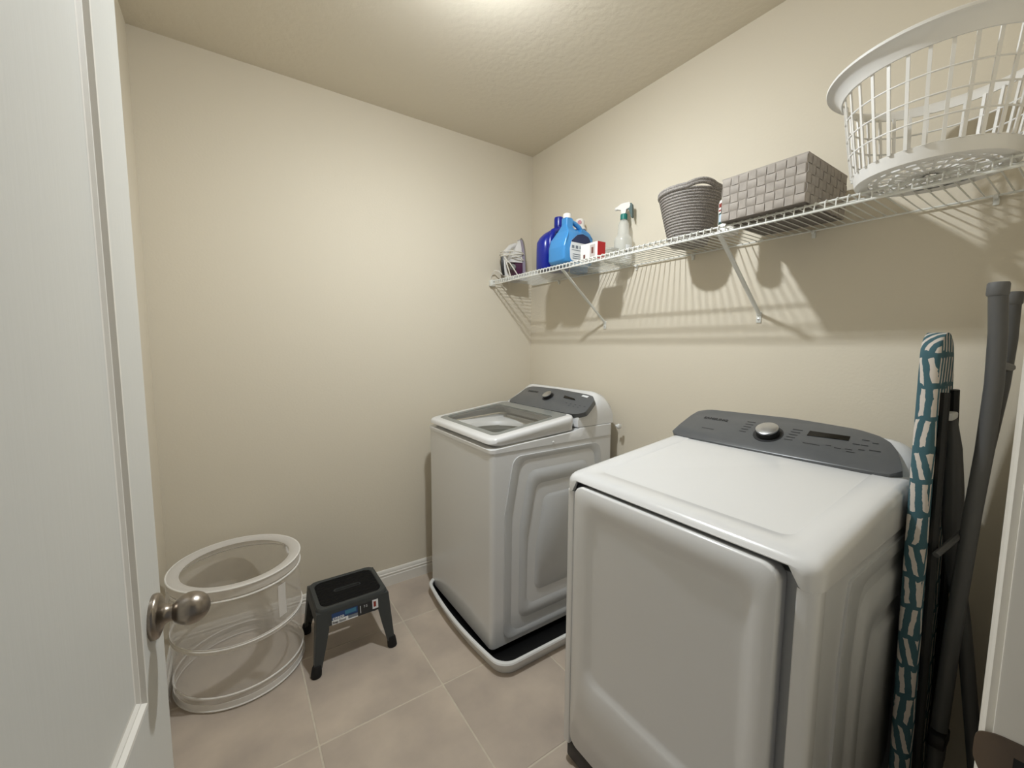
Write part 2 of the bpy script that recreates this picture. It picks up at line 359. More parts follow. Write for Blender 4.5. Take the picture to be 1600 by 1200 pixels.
# ---------------------------------------------------------------- washer and dryer
def console(th, y0, y1, xa, za, zb, xb, panel_px, slope_abs, mset):
    """white hump behind the lid, with a slanted grey fascia. y0 > y1."""
    a, b, s = slope_abs
    prof = [(xa+.010, za-.018), (xa+.014, za+.002), (-.19, b+s*(-.19-a)-.001), (-.165, b+s*(-.165-a)+.004), (-.14, b+s*(-.165-a)+.004), (-.105, b+s*(-.165-a)-.008), (-.08, b+s*(-.165-a)-.035), (xb, zb+.05), (xb, zb-.002), (xa+.010, zb-.002)]
    rings = []; n = 30
    for i in range(n+1):
        u = -1+2*i/n; u = math.copysign(1-(1-abs(u))**1.7, u); y = (y0+y1)/2 + (y0-y1)/2*-u
        e = max(0, (abs(u)-.74)/.26); k = math.sqrt(max(0, 1-e**2.2))*.82+.18 if e < 1 else .18
        k = .22+.78*math.sqrt(max(0, 1-e**2.2))
        zb0 = za-.018
        rings.append([(x, y, zb0+(z-zb0)*k if z > zb0 else z) for x, z in prof])
    obj('console_housing', MB().loft(rings, True, True), 'enamel', th, 50)
    P = [on_slope(u, v, a, b, s) for u, v in panel_px]
    nv = Vector((-s, 0, 1)).normalized()
    for q_ in (.12, .25):
        P = [v_ for i_ in range(len(P)) for v_ in (P[i_].lerp(P[(i_+1) % len(P)], q_), P[i_].lerp(P[(i_+1) % len(P)], 1-q_))]
    cen = sum(P, Vector())/len(P)
    top = [q+nv*.0035 for q in P]; ins = [q+(cen-q).normalized()*.004+nv*.0048 for q in P]
    return obj('console_panel', MB().loft([[q-nv*.02 for q in P], top, ins], True, True), 'console_grey', th, 30, 'dark grey control panel'), nv

def ribbed_side(mb, polys, y, depth, k=1):
    """stacked rounded outlines (x,z), alternating steps, lofted on a plane y"""
    rings = []
    d = 0
    for i, pl_ in enumerate(polys):
        rings.append([(x, y+d*k, z) for x, z in pl_])
        if i % 2 == 0: pass
        d = depth if (i % 4) in (0, 1) else 0
    return rings
def rounded_body(mb, x0, x1, y0, y1, z0, z1, r, cap=True):
    pr_ = rrect(x0, x1, y0, y1, r, 6)
    return mb.loft([[(x, y, z) for x, y in pr_] for z in (z0, z1)], cap, cap)
def shrink(poly, dx, dzt, dzb):
    xs = [q[0] for q in poly]; zs = [q[1] for q in poly]; cx = (min(xs)+max(xs))/2; cz = (min(zs)+max(zs))/2
    return [(x+(dx if x < cx else -dx), z+(-dzt if z > cz else dzb)) for x, z in poly]
def side_ribs(th, corner, y, k, steps, mname):
    """corner: polygon (x,z); recessed channels. y: plane, k: +1 recess toward +y"""
    rings = []; r0 = .055
    seq = []
    for dx, dzt, dzb, dep, rad in steps:
        f = fillet(shrink(corner, dx, dzt, dzb), rad, 6); seq.append([(x, y+dep*k, z) for x, z in f])
    return seq

# --- washer
wx0, wx1, wy0, wy1 = -.803, -.068, -.152, -.803
wz0, wzs = .034, .911
pan = thing('drain_pan', 'white drain pan, dark inside with shade coloured in, under the top-loading washer', 'drain pan', (-.46, -.55, 0))
PAN0 = dense(rrect(-.835, -.075, -.942, -.160, .065, 7), .05)
def pan_ring(off, z):
    base = [(-.455+(x+.455)*(.38-off)/.38, -.551+(y+.551)*(.391-off)/.391) for x, y in PAN0]
    return [(x - .033*max(0, 1-((y+.551)/.391)**2) if x < -.6 else x, y, z) for x, y in base]
obj('tray', MB().loft([pan_ring(.022, .0008), pan_ring(.012, .046), pan_ring(.003, .049), pan_ring(.0, .054), pan_ring(.003, .060), pan_ring(.009, .062), pan_ring(.016, .060), pan_ring(.018, .052)], True), 'plastic_white', pan, 40)
obj('inner_tray', MB().loft([pan_ring(.0185, .0555), pan_ring(.024, .010), pan_ring(.05, .006)], False, True), 'black', pan, 40, 'inside of the pan, dark material and shade coloured black')  # black covers both the dark lining and the shade below the washer

wa = thing('washing_machine', 'white top-loading washer with glass lid standing in the drain pan', 'washer', (-.43, -.48, .012))
wb = MB()
rp = rrect(wx0, wx1, wy1, wy0, .022, 6)
wb.loft([[(x, y, z) for x, y in rp] for z in (wz0, wzs)], True, False)
# open the right side for the ribbed panel by building it slightly proud
obj('body', wb, 'enamel', wa, 40)
for x in (-.75, -.13):
    for y in (wy0-.05, wy1+.05): obj('foot', MB().lathe([(.022, .0), (.024, .004), (.018, .012), (.010, .016), (.010, .026)], (x, y, .0065), 12), 'black', wa)
corner = [(-.655, .868), (-.700, .62), (-.705, .075), (-.165, .075), (-.165, .62), (-.20, .868)]
steps = [(-.036, -.018, -.020, .0, .05), (-.0355, -.0175, -.0195, -.004, .05), (.0, .0, .0, -.004, .055), (.009, .012, .010, .004, .05), (.040, .052, .042, .004, .05), (.052, .066, .056, -.005, .05), (.085, .120, .10, -.005, .045), (.094, .132, .112, .004, .045), (.130, .180, .150, .004, .04), (.142, .194, .166, -.005, .04)]
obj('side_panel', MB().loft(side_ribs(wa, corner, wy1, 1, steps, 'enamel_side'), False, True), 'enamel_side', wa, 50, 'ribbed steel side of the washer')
obj('side_screw', MB().lathe([(.006, 0), (.006, .004), (.003, .006)], (-.47, wy1-.001, .922), 10, (0, -1, 0)), 'plastic_white', wa)
# top frame around the lid opening (sides rise toward the back)
def lidline(x): return .930 + (x+.80)*(.030/.48)
tf = MB()
outr = dense(rrect(wx0-.004, wx1, wy1-.003, wy0+.003, .026, 6), .04)
innr = [(max(-.745, min(-.34, x*1.0)), max(wy1+.075, min(wy0-.075, y))) for x, y in outr]
def frz(x): return lidline(x) if x < -.33 else .971
tf.loft([[(x, y, wzs+.001) for x, y in outr], [(x, y, wzs+.010) for x, y in outr], [(x, y, frz(x)-.003) for x, y in outr], [(x+(.003 if x < -.45 else -.003), y+(.003 if y < -.48 else -.003), frz(x)) for x, y in outr], [(x, y, frz(x)) for x, y in innr], [(x, y, .86) for x, y in innr]])
obj('top_frame', tf, 'enamel', wa, 40)
# tub under the lid
tcx, tcy = -.5425, -.4775
tb = MB(); nn = 48
sq = []
for k in range(nn):
    a = 2*PI*k/nn; c, s_ = math.cos(a), math.sin(a); m_ = max(abs(c)/.205, abs(s_)/.252); sq.append((tcx+c/m_, tcy+s_/m_))
def ell(a_, b_, z): return [(tcx+a_*math.cos(2*PI*k/nn), tcy+b_*math.sin(2*PI*k/nn), z) for k in range(nn)]
tb.loft([[(x, y, .953) for x, y in sq], [(tcx+(x-tcx)*.985, tcy+(y-tcy)*.985, .949) for x, y in sq], ell(.193, .222, .941), ell(.189, .216, .937), ell(.185, .205, .915)])
obj('tub_cover', tb, 'plastic_white', wa, 40, 'white tub cover under the lid')
dm = obj('drum', MB().lathe([(.2, .917), (.196, .88), (.192, .875), (.192, .52), (.17, .49), (.0, .49)], (tcx, tcy, 0), 40, cap0=False), 'steel_tub', wa, 40, 'steel washer drum')
obj('drum_ring', MB().loft([ell(.192, .192, .895), ell(.176, .176, .900), ell(.172, .172, .885), ell(.190, .190, .872)]), 'tub_ring', dm, 40)
# lid: white frame + grey glass
def lz(x): return .973 + (x+.80)*(.060/.47)
L0, L1, LY0, LY1 = -.808, -.325, wy0+.004, wy1-.004
def lring(o, dz, r): return [(x, y, lz(x)+dz) for x, y in rrect(L0+o, L1-o*.4, LY1+o, LY0-o, r, 7)]
ld = MB()
lrb = [(x, y, lidline(x)+.006) for x, y in rrect(L0+.030, L1-.012, LY1+.010, LY0-.010, .04, 7)]
lrb2 = [(x, y, lidline(x)+.008+(.010 if x < -.7 else .0)) for x, y in rrect(L0+.006, L1-.002, LY1+.003, LY0-.003, .045, 7)]
rim_in = [(x, y, lz(x)-.0015) for x, y in rrect(L0+.045, L1-.004, LY1+.052, LY0-.040, .03, 7)]
ld.loft([lrb, lrb2, lring(0, -.022, .045), lring(.001, -.008, .045), lring(.006, -.002, .043), lring(.014, .0, .04), rim_in, [(x, y, z-.012) for x, y, z in rim_in]])
lid = obj('lid_frame', ld, 'enamel', wa, 45, 'white rim of the washer lid')
g0 = rrect(L0+.045, L1-.004, LY1+.052, LY0-.040, .03, 7); g1 = rrect(L0+.075, L1-.070, LY1+.085, LY0-.068, .03, 7)
obj('glass_border', MB().loft([[(x, y, lz(x)-.001) for x, y in g0], [(x, y, lz(x)-.001) for x, y in g1], [(x, y, lz(x)-.010) for x, y in g1]]), 'tub_grey', lid, 30, 'grey border of the lid glass')
obj('glass', MB().loft([[(x, y, lz(x)-.0025) for x, y in g1], [(tcx+(x-tcx)*.5, tcy+(y-tcy)*.5, lz(tcx+(x-tcx)*.5)-.0025) for x, y in g1]], False, True), 'lid_glass', lid, 30, 'tinted see-through lid window')
WP = [(792, 628), (812, 615), (822, 607), (832, 604), (870, 608), (918, 617), (927, 620), (929, 626), (922, 636), (915, 645), (898, 649)]
WS = (-.315, 1.037, .6)
wpan, wn = console(wa, wy0, wy1+.001, -.322, 1.030, .975, wx1, WP, WS, None)
def on(u, v, S, lift=0): return on_slope(u, v, *S) + Vector((-S[2], 0, 1)).normalized()*lift
def knob(th, u, v, S, r, h):
    nv = Vector((-S[2], 0, 1)).normalized(); c = on(u, v, S, .004)
    k = obj('control_knob', MB().lathe([(r*1.02, 0), (r*.98, h*.75), (r*.9, h*.8)], c, 32, nv), 'black', th, 40, 'dark control knob with metal face')
    obj('knob_face', MB().lathe([(r*.96, h*.7), (r*.97, h*.95), (r*.9, h)], c, 32, nv, False), 'steel', k, 40, 'brushed metal knob face')
    obj('knob_ring', MB().lathe([(r*1.3, -.0), (r*1.3, .0012), (r*1.18, .0012)], c+nv*.0005, 32, nv), 'print_dark', k, 40)
def slab(name, px, S, m, th, lift=.0052, t=.0012, label=None):
    q = [on(u, v, S, lift) for u, v in px]; nv = Vector((-S[2], 0, 1)).normalized()
    return obj(name, MB().loft([q, [z+nv*t for z in q]], True, True), m, th, 0, label)
knob(wa, 857, 621, WS, .027, .022)
slab('display', [(881, 623), (900, 627), (898, 624.2), (883, 619.2)], WS, 'display_black', wpan, label='black display window')
slab('sticker', [(909, 620.5), (918, 623), (921, 620.5), (911.5, 618.6)], WS, 'label_white', wpan, label='small white sticker')
def console_text(th, u, v, S, size, txt):
    e = Vector((1, 0, S[2])).normalized(); return obj('lettering', text_mesh(txt, size, on(u, v, S, .0052), (0, -1, 0), e, bold=.0009, sx=1.2), 'print_dark', th, 0)
console_text(wpan, 825.5, 612.3, WS, .0165, 'SAMSUNG')
def marks(th, spots, S, length, thick):
    mb = MB(); e = Vector((1, 0, S[2])).normalized(); nv = Vector((-S[2], 0, 1)).normalized()
    for u, v, k in spots:
        c = on(u, v, S, .0054); a = Vector((0, -1, 0))*length*k; b = e*thick; mb.add([c, c+a, c+a+b, c+b], [(0, 1, 2, 3)])
    o = obj('printed_marks', mb, 'print_dark', th, 0); o['kind'] = 'stuff'
marks(wpan, [(884+7*i, 631+1.4*i, .6) for i in range(5)]+[(888+7*i, 635+1.4*i, .5) for i in range(3)], WS, .02, .003)
obj('hose_knob', MB().lathe([(.006, 0), (.006, .012), (.013, .014), (.013, .026), (.006, .028)], (-.050, wy1-.006, .955), 14, (0, -1, 0)), 'plastic_white', wa)

# --- dryer
dx0, dx1, dy0, dy1 = -.832, -.062, -1.302, -1.973
dr = thing('clothes_dryer', 'white front-loading dryer with grey console nearest the camera', 'dryer', (-.45, -1.64, 0))
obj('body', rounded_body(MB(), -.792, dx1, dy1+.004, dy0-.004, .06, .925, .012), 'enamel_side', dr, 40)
for x in (-.74, -.12):
    for y in (dy0-.06, dy1+.06): obj('foot', MB().lathe([(.024, 0), (.026, .004), (.02, .012), (.012, .016), (.012, .065)], (x, y, 0), 12), 'black', dr)
obj('kick_plate', MB().bbox(-.822, -.79, dy1+.012, dy0-.012, .012, .075, .008), 'black', dr, 40, 'black plinth under the dryer')
def strip(ya, yb): 
    f = fillet([(dx0, ya), (dx0, yb), (-.792, yb), (-.792, ya)], [.018 if abs(ya-dy0) < .001 or abs(ya-dy1) < .001 else .004, .004, .002, .002], 5)
    return MB().loft([[(x, y, z) for x, y in f] for z in (.075, .921)], True, True)
obj('front_fascia', strip(dy0, -1.335), 'enamel', dr, 40); obj('front_fascia', strip(dy1, -1.938), 'enamel', dr, 40)
obj('lower_fascia', MB().bbox(-.815, -.792, -1.937, -1.336, .075, .125, .004), 'enamel', dr, 40)
# top cap with rolled edge; skirt notched above the door
def deck(x): return .975 + (x-dx0)*(.055/.53)
cap_o = dense(rrect(dx0-.004, dx1, dy1-.002, dy0+.002, .032, 8), .018)
def skirt(x, y):
    if x > -.80: return .921
    a = min(max((y+1.948)/.022, 0), 1)*min(max((-1.330-y)/.018, 0), 1); a = a*a*(3-2*a); return .921+.037*a
def insetp(pts, o):
    cx, cy = (dx0+dx1)/2, (dy0+dy1)/2; hx, hy = (dx1-dx0)/2+.004, (dy0-dy1)/2+.002
    return [(cx+(x-cx)*(hx-o)/hx, cy+(y-cy)*(hy-o)/hy) for x, y in pts]
rings = [[(x, y, skirt(x, y)) for x, y in insetp(cap_o, .012)], [(x, y, skirt(x, y)) for x, y in cap_o]]
for o, dz in ((0, -.026), (.0012, -.018), (.005, -.010), (.011, -.004), (.020, -.001), (.030, .0), (.074, .0005), (.077, -.0015), (.080, -.0018)):
    rings.append([(x, y, max(deck(x)+dz, skirt(x, y)+.002)) for x, y in insetp(cap_o, o)])
obj('top_panel', MB().loft(rings, False, True), 'enamel', dr, 50, 'white enamel dryer top')
# door with a shallow pressed panel
dd = MB(); dfx = -.846
def dring(o, x, r): return [(x, y, z) for y, z in rrect(-1.914+o, -1.350-o, .105+o, .9485-o, r, 8)]
def pring(o, x, r, zb=.345): return [(x, y, z) for y, z in rrect(-1.880+o, -1.400-o, zb+o, .898-o, r, 8)]
dd.loft([dring(.004, -.800, .03), dring(.004, -.826, .032), dring(0, -.829, .034), dring(0, dfx+.004, .034), dring(.004, dfx, .032), pring(.0, dfx, .045), pring(.012, dfx+.0035, .042), pring(.024, dfx+.0085, .04), pring(.034, dfx+.0095, .04)], True, True)
obj('dryer_door', dd, 'enamel', dr, 50, 'white dryer door with a pressed panel')
corner = [(-.600, .862), (-.625, .70), (-.625, .12), (-.145, .12), (-.145, .70), (-.165, .862)]
steps = [(-.065, -.03, -.03, .004, .02), (-.0645, -.0295, -.0295, -.001, .02), (.0, .0, .0, -.001, .055), (.010, .014, .012, .006, .05), (.026, .034, .03, .006, .05), (.040, .05, .042, -.003, .05), (.085, .120, .10, -.003, .045), (.096, .134, .112, .006, .045), (.112, .156, .130, .006, .04), (.128, .172, .146, -.003, .04)]
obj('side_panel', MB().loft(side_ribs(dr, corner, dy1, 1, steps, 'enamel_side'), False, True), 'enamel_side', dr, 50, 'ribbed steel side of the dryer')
DP = [(1046, 679), (1062, 664), (1080, 650), (1092, 643), (1110, 641), (1240, 655), (1340, 672), (1375, 683), (1392, 693), (1403, 708), (1408, 722), (1411, 738), (1398, 741), (1386, 744)]
DS = (-.30, 1.032, .53)
dpan, dn = console(dr, dy0-.002, dy1+.004, -.308, 1.026, .975, dx1, DP, DS, None)
knob(dr, 1200.5, 680, DS, .034, .026)
slab('display', [(1261, 682.5), (1326, 691), (1329, 684.5), (1266, 675.5)], DS, 'display_black', dpan, label='long black display window')
console_text(dpan, 1100, 655, DS, .0165, 'SAMSUNG')
marks(dpan, [(1097, 670, 1.6)]+[(1168-3.2*i, 661+3.6*i, 1-.05*i) for i in range(5)]+[(1239-3.4*i, 673+3.8*i, 1-.04*i) for i in range(5)]+[(1254, 694, 1.6), (1290, 698, .5), (1303, 702, .6), (1320, 704, .6), (1332, 696, .6), (1347, 690, .6), (1345, 698, .6), (1363, 695, .5), (1358, 706, .9), (1322, 708, .7), (1341, 705, .5)], DS, .028, .0032)

# ---------------------------------------------------------------- wire shelf
ZS = 1.768
sh = thing('wire_shelf', 'white wire shelf running along the wall above the machines', 'shelf', (-.16, -1.10, ZS))
SY0, SY1 = -.022, YF+.012
for nm, x, z, r in (('back_rod', -.010, ZS-.0045, .003), ('middle_rod', -.258, ZS-.0045, .003), ('front_rod', -.311, ZS-.0045, .003), ('lip_rod', -.321, ZS-.027, .0032)):
    obj(nm, MB().tube([(x, SY0, z), (x, SY1, z)], r, 8), 'wire_white', sh)
wp = [(-.006, 0, 0), (-.306, 0, 0), (-.3145, 0, -.001), (-.3185, 0, -.004), (-.3205, 0, -.010), (-.322, 0, -.028)]
wm = MB().tube([(x+.16, y, z) for x, y, z in wp], .0018, 6); wme = bpy.data.meshes.new('cross_wire'); wme.from_pydata(wm.v, [], wm.f); finish(wme); wme.materials.append(MATS['wire_white'])
yy = -.030
while yy > SY1+.01: put('cross_wire', wme, sh, (0, yy+1.10, 0)); yy -= .02505
for y in (-.668, -1.456):
    br = obj('support_brace', MB().tube([(-.318, y-.006, ZS-.030), (-.300, y-.006, ZS-.042), (-.008, y, 1.497), (-.004, y, 1.488)], .0085, 10, flat=.55, up=(0, 1, 0)), 'wire_white', sh)
    obj('brace_foot', MB().bbox(-.004, 0, y-.009, y+.009, 1.458, 1.500, .0015), 'wire_white', br)
    obj('screw', MB().lathe([(.004, 0), (.004, .002), (.002, .003)], (-.004, y, 1.472), 10, (-1, 0, 0)), 'steel', br)
for y in (-.285, -.87, -1.17, -1.62, -2.03):
    obj('wall_clip', MB().bbox(-.016, 0, y-.005, y+.005, ZS-.014, ZS-.002, .002).bbox(-.006, 0, y-.006, y+.006, ZS-.028, ZS-.010, .002), 'wire_white', sh)
obj('end_bracket', MB().bbox(-.332, -.300, -.024, 0, ZS-.036, ZS+.002, .004).lathe([(.006, 0), (.006, .003)], (-.316, -.012, ZS+.002), 10), 'wire_white', sh)
ZB = ZS + .0021

# ---------------------------------------------------------------- things on the shelf
# iron standing on its heel
IX, IY = -.185, -.115
ir = thing('clothes_iron', 'white and purple steam iron with wrapped cord upright in the corner', 'iron', (IX, IY, ZB))
def iron_half(z):  # half width of the sole at height z over the heel
    t = z/.262; return .054*math.sqrt(max(0, 1-max(0, (t-.12)/.88)**1.9)) + .001
zz = [.004+.262*k/18 for k in range(19)]
def isl(x0, x1, h0, h1, z): return [(x0, IY+h0, ZB+z), (x1, IY+h1, ZB+z), (x1, IY-h1, ZB+z), (x0, IY-h0, ZB+z)]
obj('sole_plate', MB().loft([isl(-.118, -.126, iron_half(z), iron_half(z), z) for z in zz], True, True), 'iron_sole', ir)
obj('skirt', MB().loft([isl(-.127, -.142, iron_half(z)*.98, iron_half(z)*.86, z) for z in zz[:-1]], True, True), 'iron_tank', ir)
obj('side_panel', MB().loft([isl(-.143, -.192+.022*(z/.19)**2, iron_half(z)*.84, .030*(1-.4*z/.19), z) for z in [.012+.178*k/12 for k in range(13)]], True, True), 'iron_purple', ir, 35, 'purple water tank panel')
obj('body', MB().loft([isl(-.144, -.228+.084*max(0, (z-.10)/.148)**1.15, iron_half(z)*.86, .027*(1-.8*max(0, (z-.10)/.148)**2), z) for z in [.105+.142*k/12 for k in range(13)]], True, True), 'iron_white', ir)
obj('heel', MB().bbox(-.215, -.120, IY-.046, IY+.046, ZB+.001, ZB+.014, .004), 'iron_tank', ir)
obj('handle', MB().tube([(-.165, IY, ZB+.22), (-.205, IY, ZB+.20), (-.238, IY, ZB+.165), (-.250, IY, ZB+.12), (-.248, IY, ZB+.07), (-.238, IY, ZB+.03), (-.215, IY, ZB+.012)], [.012, .015, .016, .015, .014, .014, .015], 12), 'iron_white', ir)
obj('handle_grip', MB().tube([(-.262, IY, ZB+.135), (-.264, IY, ZB+.10), (-.260, IY, ZB+.06), (-.252, IY, ZB+.025)], [.008, .011, .011, .008], 10), 'iron_black', ir)
dl = obj('dial', MB().lathe([(.018, 0), (.018, .008), (.014, .011), (.004, .011)], (-.205, IY-.028, ZB+.075), 20, (-.5, -1, 0)), 'tub_grey', ir)
def coil(pts): return MB().tube(pts, .0035, 7)
def oval(cz, ax, by, tilt, n=26, x0=-.19, ph=0): return [(x0+ax*math.cos(2*PI*k/n+ph), IY+by*math.sin(2*PI*k/n+ph), ZB+cz+tilt*math.cos(2*PI*k/n+ph)) for k in range(n)]
for cz, ax, by, tl in ((.150, .080, .060, .012), (.132, .082, .062, -.02), (.165, .078, .056, .0)): obj('cord', MB().tube(oval(cz, ax, by, tl), .0035, 7, True), 'cord_cream', ir)
obj('cord', coil([(-.255, IY-.02, ZB+.135), (-.258, IY-.035, ZB+.10), (-.245, IY-.045, ZB+.05), (-.235, IY-.05, ZB+.012), (-.225, IY-.03, ZB+.006)]), 'cord_cream', ir)
obj('cord', coil([(-.262, IY-.015, ZB+.13), (-.235, IY-.045, ZB+.09), (-.205, IY-.062, ZB+.04), (-.19, IY-.075, ZB+.008), (-.20, IY-.10, ZB+.006)]), 'cord_cream', ir)
obj('cord', coil([(-.25, IY-.0, ZB+.02), (-.275, IY+.02, ZB+.05), (-.29, IY+.045, ZB+.055), (-.298, IY+.07, ZB+.03), (-.298, IY+.082, ZB+.006)]), 'cord_cream', ir)
obj('plug', MB().bbox(-.252, -.228, IY-.042, IY-.02, ZB+.002, ZB+.020, .003), 'cord_cream', ir)

ir.location += Vector((-.020, .036, .0006))
def jug(name, label, cx, cy, wx, wy, h, mbody, cap_x, neck_h, cap_m, hole, cap_r=.020, cap_hh=.03, neck_r=.019):
    """flat-sided jug: wide along x, thin along y; neck and handle"""
    th = thing(name, label, 'bottle', (cx, cy, ZB)); th['group'] = 'bottles on the wire shelf'
    prof = [(0, .90), (.004, .97), (.02, 1), (.45, 1), (.60, .985), (.72, .90), (.82, .74), (.90, .50), (.95, .32), (1.0, .18)]
    bt = MB(); rings = []
    sx = cap_x-cx
    for t, k in prof:
        kk = max(0, (t-.6)/.4); ccx = cx + sx*kk**1.2
        w_ = wx/2*k if t < .9 else max(wx/2*k, neck_r)
        hw = wy/2*(k if k > .6 else .6*(k/.6)**.8)
        ww, hh = max(w_, neck_r), max(hw, neck_r)
        rings.append([(ccx+ww*math.copysign(abs(math.cos(a))**.62, math.cos(a)), cy+hh*math.copysign(abs(math.sin(a))**.62, math.sin(a)), ZB+h*t) for a in [2*PI*q/32 for q in range(32)]])
    bt.loft(rings, True, True); obj('body', bt, mbody, th, 50)
    obj('neck', MB().lathe([(neck_r, 0), (neck_r, neck_h)], (cap_x, cy, ZB+h*.97), 20), mbody, th)
    obj('cap', MB().lathe([(cap_r, 0), (cap_r, cap_hh*.8), (cap_r*.9, cap_hh), (cap_r*.4, cap_hh)], (cap_x, cy, ZB+h*.97+neck_h), 20), cap_m, th)
    return th
# dark blue bottle
b1 = jug('detergent_bottle', 'dark blue plastic detergent bottle left of the light blue jug', -.213, -.476, .19, .105, .235, 'blue_dark', -.175, .012, 'blue_dark', None, .026, .048, .024)
obj('grip_recess_shade', MB().tube([(-.245, -.524, ZB+.185), (-.225, -.532, ZB+.17), (-.222, -.533, ZB+.10), (-.235, -.531, ZB+.05)], [.006, .010, .010, .005], 10), 'label_navy', b1)  # raised navy tube, its darker colour stands for shade in the grip recess
obj('handle', MB().tube([(-.205, -.512, ZB+.215), (-.245, -.515, ZB+.195), (-.268, -.518, ZB+.15), (-.270, -.518, ZB+.09), (-.262, -.515, ZB+.045)], [.014, .017, .018, .018, .014], 12), 'blue_dark', b1, 50)
# light blue jug: tall neck at the room side, arched handle, printed label on the side
jx, jy = -.205, -.615
j = thing('softener_jug', 'light blue plastic jug with white cap and printed label', 'bottle', (jx, jy, ZB), 'bottles on the wire shelf')
out = [(-.300, .004), (-.118, .004), (-.112, .03), (-.112, .140), (-.117, .178), (-.140, .199), (-.160, .193), (-.175, .176), (-.198, .166), (-.2155, .176), (-.2200, .200), (-.2210, .240), (-.2590, .240), (-.2600, .205), (-.272, .170), (-.300, .125), (-.312, .085), (-.312, .02)]
f = fillet(out, [.012, .012, .02, .03, .02, .02, .01, .02, .012, .012, .02, .002, .002, .02, .04, .04, .03, .012], 5)
cxj = sum(x for x, z in f)/len(f); czj = sum(z for x, z in f)/len(f)
def jr(k, y):
    rr_ = []
    for x, z in f:
        fy = 1.0 if z < .15 else max(.34, 1-(z-.15)/.075)
        rr_.append((cxj+(x-cxj)*k, jy+(y)*fy, ZB+czj+(z-czj)*k))
    return rr_
obj('body', MB().loft([jr(.90, .062), jr(.955, .060), jr(.985, .052), jr(1, .038), jr(1, -.038), jr(.985, -.052), jr(.955, -.060), jr(.90, -.062)], True, True), 'blue_light', j, 60)
obj('handle', MB().tube([(-.222, jy, ZB+.222), (-.205, jy, ZB+.226), (-.180, jy, ZB+.218), (-.155, jy, ZB+.206), (-.140, jy, ZB+.188)], [.010, .011, .012, .012, .012], 12), 'blue_light', j, 50)
obj('cap', MB().lathe([(.021, 0), (.021, .016), (.018, .023), (.008, .025)], (-.240, jy, ZB+.238), 20), 'card_white', j)
ly = jy-.0628
arch = [(-.270, .018), (-.128, .018), (-.124, .06), (-.126, .112), (-.150, .146), (-.190, .156), (-.228, .146), (-.264, .116), (-.274, .075)]
fa = fillet(arch, .02, 4)
obj('label', MB().prism([(x, ly, ZB+z) for x, z in fa], (0, -.001, 0)), 'label_white', j, 0, 'white printed label with navy arch')
band = [(x, z) for x, z in fa if z > .108]; 
obj('label_arch', MB().prism([(x, ly-.0012, ZB+z) for x, z in band], (0, -.0006, 0)), 'label_navy', j, 0)
lw = MB(); lw.box(-.262, -.130, ly-.0020, ly-.0012, ZB+.070, ZB+.0725)
for i in range(5): lw.box(-.262+.026*i, -.262+.026*i+.016, ly-.0020, ly-.0012, ZB+.080, ZB+.094)
for z in (.030, .040, .050): lw.box(-.255, -.138, ly-.0020, ly-.0012, ZB+z, ZB+z+.003)
o = obj('label_print', lw, 'print_grey', j, 0); o['kind'] = 'stuff'
# bottle behind the jug
b3 = thing('white_capped_bottle', 'pale blue bottle with white cap and pink dot behind the light blue jug', 'bottle', (-.055, -.512, ZB), 'bottles on the wire shelf')
obj('body', MB().lathe([(.045, 0), (.050, .006), (.050, .17), (.046, .20), (.030, .225), (.024, .235)], (-.055, -.512, ZB), 28), 'blue_light', b3, 50)
cp = obj('cap', MB().lathe([(.034, .233), (.034, .243), (.027, .246), (.026, .280), (.020, .290), (.006, .292)], (-.055, -.512, ZB), 24), 'card_white', b3)
obj('cap_dot', MB().lathe([(.011, 0), (.011, .002)], (-.055-.0186, -.512-.0186, ZB+.268), 16, (-1, -1, 0)), 'pink', cp)
# red and white box
bx = thing('card_box', 'small red and white cardboard box beside the light blue jug', 'box', (-.235, -.80, ZB))
obj('carton', MB().box(-.262, -.212, -.853, -.742, ZB, ZB+.078), 'card_white', bx, 0)
obj('red_end', MB().box(-.262, -.212, -.8545, -.853, ZB, ZB+.078), 'red_card', bx, 0, 'red end of the box')
obj('printed_picture', MB().box(-.2630, -.262, -.838, -.805, ZB+.015, ZB+.068), 'card_panel', bx, 0)
obj('printed_mark', MB().box(-.2640, -.263, -.828, -.816, ZB+.028, ZB+.056), 'card_mark', bx, 0)
obj('printed_mark', MB().box(-.2630, -.262, -.774, -.762, ZB+.008, ZB+.030), 'card_mark', bx, 0)
tb_ = thing('plastic_tub', 'small cloudy plastic tub behind the red and white box', 'tub', (-.14, -.822, ZB))
obj('tub_body', MB().loft([[(x, y, ZB+z) for x, y in rrect(-.168+o_, -.112-o_, -.850+o_, -.794-o_, .012, 4)] for o_, z in ((.004, 0), (0, .055))], True), 'tub_clear', tb_)
obj('tub_lid', MB().loft([[(x, y, ZB+z) for x, y in rrect(-.171, -.109, -.853, -.791, .013, 4)] for z in (.055, .063)], True, True), 'tub_clear', tb_)
